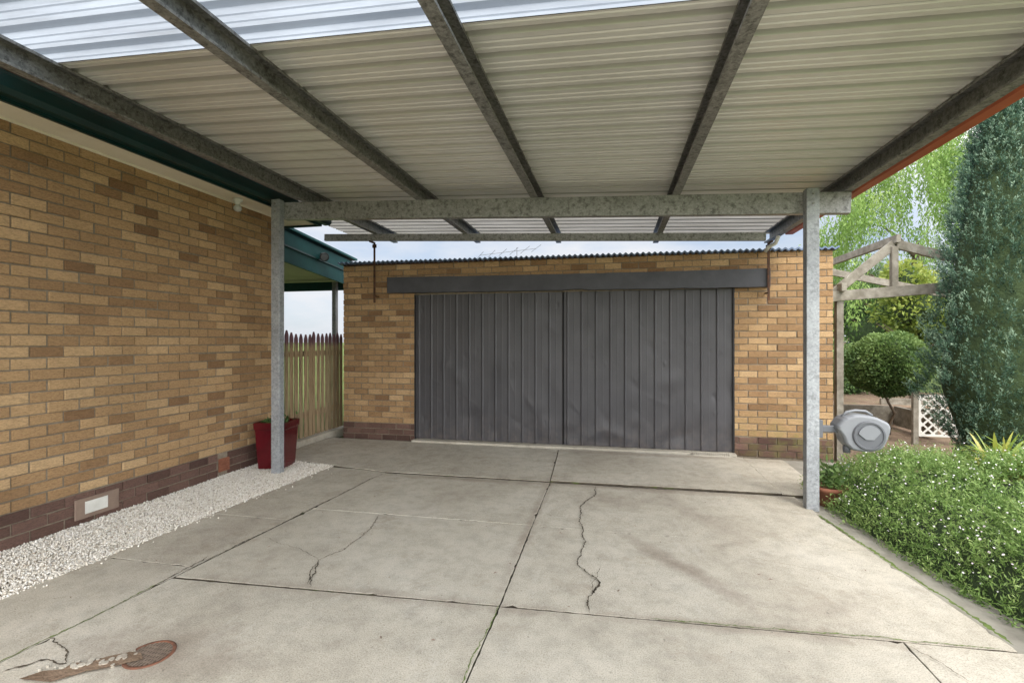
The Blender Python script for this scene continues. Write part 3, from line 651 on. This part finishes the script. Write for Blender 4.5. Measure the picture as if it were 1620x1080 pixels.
mb=MB(); xz_shape(pts,y0,y1,.10,mb); mb.build('casing',M['plastic'],hr,False,bevel=.006)
hc=(cx+.035,cz-.015)
mb=MB(); disc(mb,(hc[0],y0-.002,hc[1]),(0,-1,0),[(.128,-.02),(.128,.006),(.120,.014),(.108,.014),(.104,.006),(.0001,.006)],40); mb.build('hub',M['plastic2'],hr)
mb=MB(); r=[]
for k in range(13):
    t=math.radians(20+ k*150/12); r.append((hc[0]+.088*math.cos(t),hc[1]+.088*math.sin(t)))
r+= [(hc[0]-.03,hc[1]-.035),(hc[0]+.03,hc[1]-.035)]
mb.prism(r,(0,y0-.020,0),(1,0,0),(0,0,1),(0,.011,0)); mb.build('hub_plate',M['plastic'],hr,bevel=.002)
mb=MB(); mb.tube([(cx-.14,y0+.09,cz+.13),(cx-.10,y0+.09,cz+.175),(cx-.03,y0+.09,cz+.19),(cx+.05,y0+.09,cz+.185),(cx+.10,y0+.09,cz+.15)],.011,10); mb.build('carry_handle',M['plastic'],hr,True)
mb=MB(); mb.box((1.795,CY-.085,.64),(1.835,CY-.01,.80)); mb.box((1.835,CY-.07,.69),(1.97,CY-.03,.75)); mb.build('mounting_bracket',M['plastic2'],hr,bevel=.006)
mb=MB(); mb.lathe([(.0001,-.02),(.028,-.02),(.032,.03),(.02,.05),(.0001,.05)],(cx-.10,y0+.09,cz-.165),14); mb.build('hose_outlet',M['plastic2'],hr,True)

# ------------------------------------------------------------------ daisy bush
poly=np.array([(2.02,5.45),(1.98,5.0),(1.98,4.5),(2.04,3.9),(2.14,3.3),(2.22,2.7),(2.4,2.0),(2.9,1.5),(4.4,1.5),(4.4,5.0),(3.3,5.65),(2.4,5.65)])
def sdf(P):
    n=len(poly); d=np.full(len(P),1e9); ins=np.zeros(len(P),bool)
    for i in range(n):
        a=poly[i]; b=poly[(i+1)%n]; e=b-a; w_=P-a; t_=np.clip((w_@e)/(e@e),0,1); d=np.minimum(d,np.linalg.norm(w_-t_[:,None]*e,axis=1))
        c=((a[1]>P[:,1])!=(b[1]>P[:,1]))&(P[:,0]<(b[0]-a[0])*(P[:,1]-a[1])/(b[1]-a[1]+1e-12)+a[0]); ins^=c
    return np.where(ins,d,-d)
def bh(P):
    d=np.maximum(sdf(P)+.05,0); return .45*(1-np.exp(-d/.26))*(1+.14*snoise(P,4,1)+.15*snoise(P,10,2))
db=thing('daisy_bush','sprawling green bush dotted with tiny white daisies along the right edge','bush',(2.9,4.0,0))
gx,gy=np.meshgrid(np.linspace(1.8,4.45,90),np.linspace(1.45,5.8,140)); Pg=np.stack([gx.ravel(),gy.ravel()],1)
hg=bh(Pg)*.74-.04; hg=np.where(sdf(Pg)<-.0,-.055,hg)
V=np.column_stack([Pg,hg]); i=np.arange(89)[None,:]+np.arange(139)[:,None]*90
F=np.stack([i,i+1,i+91,i+90],-1).reshape(-1,4); fastmesh('thicket',V,F,np.zeros(len(F)),M['core'],db,True)
ns=11500; C2=np.column_stack([rng.uniform(1.80,3.9,ns),rng.uniform(1.9,5.75,ns)]); C2=C2[sdf(C2)>-.09]; ns=len(C2); k=12
hC=np.maximum(bh(C2)+rng.normal(-.01,.035,ns),.0)
ax=norm(rng.normal(0,.55,(ns,3))+(-.3,-.2,1)); al=rng.uniform(.04,.18,ns)
tt=rng.random((ns,k)); Cn=np.column_stack([C2,hC])[:,None]+ax[:,None]*(tt*al[:,None]-.05)[...,None]+rng.normal(0,.009,(ns,k,3))
P=Cn.reshape(-1,3); D=np.repeat(ax,k,0)+rng.normal(0,.75,(ns*k,3)); n=len(P)
cl=np.repeat(snoise(C2,14,5)*.14+rng.normal(0,.14,ns),k)
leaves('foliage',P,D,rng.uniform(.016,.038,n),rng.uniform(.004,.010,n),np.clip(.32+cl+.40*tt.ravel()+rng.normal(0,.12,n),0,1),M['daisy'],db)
n=2900; P2=np.column_stack([rng.uniform(1.85,3.8,n),rng.uniform(2.0,5.7,n)]); keep=(sdf(P2)>-.04)&(snoise(P2,5,9)+rng.normal(0,.6,n)>-.35); P2=P2[keep]; n=len(P2)
z=bh(P2)+rng.uniform(.02,.13,n); C=np.column_stack([P2,np.maximum(z,.02)])
Nn=norm(rng.normal(0,.5,(n,3))+(-.3,-.5,1)); A=norm(np.cross(Nn,rng.normal(size=(n,3)))); B=np.cross(Nn,A); R=rng.uniform(.004,.0085,n)
ang=np.arange(10)*2*np.pi/10; rad=np.where(np.arange(10)%2==0,1,.72)
V=C[:,None]+(A[:,None]*np.cos(ang)[None,:,None]+B[:,None]*np.sin(ang)[None,:,None])*R[:,None,None]*rad[None,:,None]
fastmesh('flowers',V.reshape(-1,3),np.arange(n*10).reshape(n,10),rng.random(n),M['petal'],db)

# ------------------------------------------------------------------ foliage things
def crown(name,blobs,n,L,W,mat,parent,shell=.55,up=.2,core=True,seed=1,gap=-.9,droop=0):
    vol=np.array([b[3]*b[4]*b[5] for b in blobs])**.67; ch=rng.choice(len(blobs),n,p=vol/vol.sum()); B=np.array(blobs)[ch]
    d=norm(rng.normal(size=(n,3))); r=shell+(1-shell)*rng.random(n)**.6
    mod=1+(.14 if shell<.8 else .06)*snoise(d*3+B[:,:3],1.5,seed)
    P=B[:,:3]+d*B[:,3:6]*(r*mod)[:,None]
    cl=snoise(P,6/np.mean(B[:,3]),seed+1); keep=cl+rng.normal(0,.3,n)>gap; P=P[keep]; d=d[keep]; cl=cl[keep]; n=len(P); r=r[keep]
    D=d*.7+rng.normal(0,.6,(n,3))+(0,0,up)-np.array([0,0,1])*droop
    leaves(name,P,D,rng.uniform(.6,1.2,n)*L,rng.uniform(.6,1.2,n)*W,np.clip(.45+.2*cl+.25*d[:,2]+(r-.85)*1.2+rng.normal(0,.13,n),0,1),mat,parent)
    if core:
        mb=MB()
        for b in blobs:
            k=.62*shell/.55 if shell<.8 else .80
            vs=[];fs=[];N1,N2=10,14
            for i in range(N1+1):
                th=math.pi*i/N1
                for j in range(N2):
                    ph=2*math.pi*j/N2; q=k*(1+random.uniform(-.08,.08)); vs.append((b[0]+b[3]*q*math.sin(th)*math.cos(ph),b[1]+b[4]*q*math.sin(th)*math.sin(ph),b[2]+b[5]*q*math.cos(th)))
            for i in range(N1):
                for j in range(N2): fs.append((i*N2+j,i*N2+(j+1)%N2,(i+1)*N2+(j+1)%N2,(i+1)*N2+j))
            mb.add(vs,fs)
        mb.build('inner_branches',M['core'],parent,True)
# yew: upright tufts over a narrow dark column
yc=(4.25,6.34)
yw=thing('columnar_yew','tall dark green columnar yew tree standing behind the daisies on the right','tree',(yc[0],yc[1],0))
YT=4.4
def yr(z): return .67*np.clip(np.minimum((z+.25)/1.3,1),.25,1)**.6*np.clip((YT-z)/3.4,0,1)**.58
n=4600; z=rng.uniform(.04,YT-.12,n); ph=rng.uniform(0,6.28,n)
fl_=1+.08*np.sin(ph*5+z*1.3)+.08*np.sin(ph*9-z*3.1)+.05*np.sin(z*7+ph*3)
clump=snoise(np.column_stack([np.cos(ph)*3.2,np.sin(ph)*3.2,z*2.6]),3.0,3)
rr=yr(z)*fl_*(1+.12*clump)*(1-.16*rng.random(n)**1.5)
C=np.column_stack([yc[0]+rr*np.cos(ph),yc[1]+rr*np.sin(ph),z])
od=norm(np.column_stack([np.cos(ph)*.6,np.sin(ph)*.6,np.full(n,1.0)])+rng.normal(0,.18,(n,3))); k=26
tl_=rng.uniform(.09,.18,n); tt=rng.random((n,k))
Ce=C[:,None]+od[:,None]*(tt*tl_[:,None]-.04)[...,None]+rng.normal(0,1,(n,k,3))*(.019*(1.15-tt))[...,None]
De=np.repeat(od,k,0)*1.1+rng.normal(0,.5,(n*k,3))
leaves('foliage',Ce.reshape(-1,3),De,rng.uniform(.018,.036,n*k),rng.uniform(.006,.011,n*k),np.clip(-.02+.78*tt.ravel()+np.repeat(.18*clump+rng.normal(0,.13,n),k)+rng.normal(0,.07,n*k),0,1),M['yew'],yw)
mb=MB(); mb.lathe([(float(yr(np.array(zz)))*.80,zz) for zz in np.linspace(.05,YT-.05,30)],(yc[0],yc[1],0),20); mb.build('inner_branches',M['core'],yw,True)
mb=MB(); mb.tube([(yc[0],yc[1],-.05),(yc[0],yc[1],1)],[.1,.08],10); mb.build('trunk',M['bark'],yw)
def trunk(parent,c,h,r,limbs=6,spread=1,seed=0,mat='bark'):
    rn=random.Random(seed); mb=MB(); x,y=c; pts=[(x+rn.gauss(0,.03)*i,y+rn.gauss(0,.03)*i,-.05+h*i/5) for i in range(6)]
    mb.tube(pts,[r*(1-.14*i) for i in range(6)],10)
    for i in range(limbs):
        a=rn.uniform(0,6.28); z0=h*(.45+.5*rn.random()); s=spread*rn.uniform(.5,1)
        mb.tube([(x,y,z0),(x+math.cos(a)*s*.4,y+math.sin(a)*s*.4,z0+s*.45),(x+math.cos(a)*s,y+math.sin(a)*s,z0+s*.9)],[r*.45,r*.3,r*.1],6)
    mb.build('trunk',M[mat],parent,True)
tpy=thing('topiary_tree','small round clipped shrub on a thin bare trunk in the garden','shrub',(4.5,9.1,0))
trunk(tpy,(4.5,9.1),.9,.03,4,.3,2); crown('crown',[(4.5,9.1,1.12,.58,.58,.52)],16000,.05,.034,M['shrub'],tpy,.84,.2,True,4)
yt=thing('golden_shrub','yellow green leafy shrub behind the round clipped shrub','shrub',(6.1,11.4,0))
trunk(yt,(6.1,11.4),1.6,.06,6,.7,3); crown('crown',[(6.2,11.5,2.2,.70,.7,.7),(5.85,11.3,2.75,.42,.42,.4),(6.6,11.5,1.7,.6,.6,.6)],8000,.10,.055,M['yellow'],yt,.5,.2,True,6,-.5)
def weeping(name,label,c,H,R,nb,seed,group=None):
    o=thing(name,label,'tree',(c[0],c[1],0),group); trunk(o,c,H*.6,.14,6,R*.6,seed)
    rn=np.random.default_rng(seed); P=[];D=[];vals=[]
    for b in range(nb):
        a=rn.uniform(0,6.28); r=R*math.sqrt(rn.uniform(.03,1)); top=H*(1-.42*(r/R)**2)+rn.normal(0,.4); bv=rn.normal(.47,.21); LN=rn.uniform(.9,2.7)
        bx,by=c[0]+r*math.cos(a),c[1]+r*math.sin(a)
        for i in range(13):
            x=bx+rn.normal(0,.13); y=by+rn.normal(0,.13); ln=LN*rn.uniform(.45,1); m=int(ln/.065); s=np.arange(m)*.065; sx,sy=rn.normal(0,.07,2)
            out=.35*np.exp(-s*1.5)
            P.append(np.column_stack([x-out*math.cos(a)+sx*s,y-out*math.sin(a)+sy*s,top-s+.25*np.exp(-s*3)])+rn.normal(0,.03,(m,3))); D.append(rn.normal(0,.45,(m,3))+(0,0,-.9)); vals.append(np.clip(bv+rn.normal(0,.10,m)+.22*(.6-s/ln),0,1))
    P=np.concatenate(P);D=np.concatenate(D);vals=np.concatenate(vals); n=len(P)
    leaves('crown',P,D,rn.uniform(.09,.16,n),rn.uniform(.026,.046,n),vals,M['weep'],o)
    return o
weeping('weeping_tree','bright green weeping tree behind the garage right corner',(8.5,15.9),7.3,2.8,118,5)
weeping('weeping_tree','bright green weeping tree rising behind the top of the columnar yew',(12.5,14.2),8.6,3.2,95,6)
def bushy(name,label,cat,c,H,R,n,mat,seed,L=.14,group=None,base=.1):
    o=thing(name,label,cat,(c[0],c[1],0),group); rn=random.Random(seed); trunk(o,c,H*.6,.05*H,6,R*.7,seed)
    bl=[]
    for i in range(6):
        a=rn.uniform(0,6.28); q=R*.5*rn.random(); zc=H*(.32+.38*rn.random()) if base<.5 else base+(H-base)*(.3+.4*rn.random()); s=R*rn.uniform(.45,.75)
        bl.append((c[0]+q*math.cos(a),c[1]+q*math.sin(a),zc,s,s,min(s*1.1,(H-base)*.45)))
    crown('crown',bl,n,L,L*.55,mat,o,.55,.2,True,seed,-.7)
    return o
bushy('leafy_shrub','mid green shrub at the garage right corner behind the pergola','shrub',(3.95,11.2),1.5,.8,6000,M['shrub'],11,.07)
bushy('leafy_shrub','low green shrub behind the timber bed, left of the clipped shrub','shrub',(5.0,12.6),1.7,1.0,6000,M['shrub'],12,.08)
bushy('leafy_shrub','dark bushy shrub between the golden shrub and the yew','shrub',(7.4,11.0),1.9,.9,6000,M['shrub'],13,.08)
bushy('leafy_shrub','broad shrub right of the columnar yew','shrub',(7.2,7.6),2.4,1.3,7000,M['shrub'],14,.09)
bushy('far_tree','pale grey green tree far off beside the garage corner','tree',(8.2,22),5.2,1.8,7000,M['far'],21,.16,None,1)
bushy('far_tree','pale far tree seen through the pergola','tree',(11.5,24),5.0,2.4,8000,M['far'],22,.18,None,1)
bushy('far_tree','far tree low behind the golden shrub','tree',(15,22),5.5,2.6,8000,M['far'],23,.18,None,1)
bushy('far_tree','tall broad green tree behind the yew at the right edge','tree',(15.5,14),7.0,2.8,10000,M['far'],24,.18,None,1)
bushy('far_tree','bushy far tree directly behind the weeping tree','tree',(9.8,19.5),3.9,2.0,7000,M['shrub'],25,.14,None,.6)
sc_=(3.36,4.98)
sp=thing('strappy_plant','yellow green strappy leaved plant rising from the daisies at right edge','plant',(sc_[0],sc_[1],.2))
V=[];F=[];vals=[]
for i in range(80):
    a=random.uniform(0,6.28); L=random.uniform(.26,.50); w_=random.uniform(.013,.022); lean=random.uniform(.4,1.15); c=(sc_[0]+random.gauss(0,.09),sc_[1]+random.gauss(0,.09),.30); o=len(V); v=random.random()
    for k in range(7):
        f=k/6; r=L*lean*f; z=c[2]+L*(1.25*f-.75*lean*f*f*1.1); ww=w_*(1-f**3)*(.5+.5*min(1,f*4)); x=c[0]+math.cos(a)*r; y=c[1]+math.sin(a)*r
        V.append((x-math.sin(a)*ww,y+math.cos(a)*ww,z+.006)); V.append((x+math.sin(a)*ww,y-math.cos(a)*ww,z+.006))
    for k in range(6): F.append((o+2*k,o+2*k+1,o+2*k+3,o+2*k+2)); vals.append(v)
fastmesh('blades',np.array(V),np.array(F),vals,M['strap'],sp)

# ------------------------------------------------------------------ pergola, bed, lattice
pg=thing('pergola','weathered timber gable pergola beside the garage right corner','pergola',(3.6,7.3,0))
def bar(name,a,b,w_,h_,mat='timber',par=pg):
    mb=MB(); mb.bar(a,b,w_,h_); mb.build(name,M[mat],par,bevel=.004)
for yy in (6.95,9.2):
    bar('post',(2.87,yy,-.05),(2.87,yy,2.02),.08,.08)
    bar('post',(5.0 if yy<8 else 5.5,yy,-.05),(5.0 if yy<8 else 5.5,yy,2.14),.08,.08)
    if yy<8: bar('tie_beam',(2.76,yy-.05,2.08),(5.15,yy-.05,2.24),.05,.13)
    bar('rafter',(2.74,yy+.0,2.07),(3.50,yy,2.74),.05,.11)
    bar('rafter',(3.50,yy+.0,2.74),(5.08 if yy<8 else 5.6,yy,2.22),.05,.11)
    if yy<8: bar('king_post',(3.48,yy-.03,2.18),(3.48,yy-.03,2.70),.07,.07)
bar('ridge_beam',(3.50,6.85,2.79),(3.50,9.3,2.79),.05,.10)
bar('side_plate',(2.87,6.8,2.19),(2.87,9.4,2.19),.06,.10); bar('side_plate',(5.03,6.8,2.32),(5.55,9.4,2.32),.06,.10)
rb=thing('raised_bed','low weathered timber sleeper garden bed behind the clipped shrub','garden bed',(4.5,10,0))
for a,b in (((3.2,9.9,.17),(4.95,9.9,.17)),((4.98,9.85,.17),(4.98,8.75,.17)),((3.25,8.95,.10),(3.25,9.85,.10)),((5.0,10.4,.25),(7.5,10.4,.25))): bar('sleeper',a,b,.06,.34 if a[2]>.12 else .2,'timber',rb)
mb=MB(); mb.add([(3.28,9.93,.3),(7.5,9.93,.3),(7.5,13,.3),(3.28,13,.3)],[(0,1,2,3)]); mb.build('bed_soil',M['soil'],rb,recalc=False)
lt=thing('lattice_panel','small white timber lattice panel left of the yew foot','lattice',(4.85,8.3,0))
LX=.12
for x in (4.33+LX,4.98+LX): 
    mb=MB(); mb.box((x-.035,8.27,-.05),(x+.035,8.33,.74)); mb.build('post',M['timber'],lt,bevel=.004)
mb=MB()
for x in (4.385+LX,4.925+LX): mb.box((x-.015,8.28,.08),(x+.015,8.31,.70))
for z in (.095,.685): mb.box((4.40+LX,8.282,z-.015),(4.91+LX,8.308,z+.015))
mb.build('frame',M['white'],lt)
mb=MB()
for k in range(-4,4):
    for sgn,yo in ((1,8.288),(-1,8.300)):
        x0_=4.40+LX+k*.13; z0_=.10 if sgn>0 else .68
        xa=max(4.40+LX,x0_); xb=min(4.91+LX,x0_+.58)
        if xb-xa<.03: continue
        mb.bar((xa,yo,z0_+sgn*(xa-x0_)),(xb,yo,z0_+sgn*(xb-x0_)),.008,.026)
mb.build('lattice_slats',M['white'],lt)
mb=MB()
for i in range(60):
    x=random.uniform(-3.3,1.8); y=random.uniform(1.4,4.9); a=random.uniform(0,6.28); s=random.uniform(.006,.016); z=.010
    mb.add([(x+s*math.cos(a),y+s*math.sin(a),z),(x-.4*s*math.sin(a),y+.4*s*math.cos(a),z+.004),(x-s*math.cos(a),y-s*math.sin(a),z),(x+.4*s*math.sin(a),y-.4*s*math.cos(a),z+.002)],[(0,1,2,3)],0,random.random())
tag(mb.build('leaf_litter',M['tan'],recalc=False),'scattered small dry brown leaves on the concrete','leaf litter',None,'stuff')
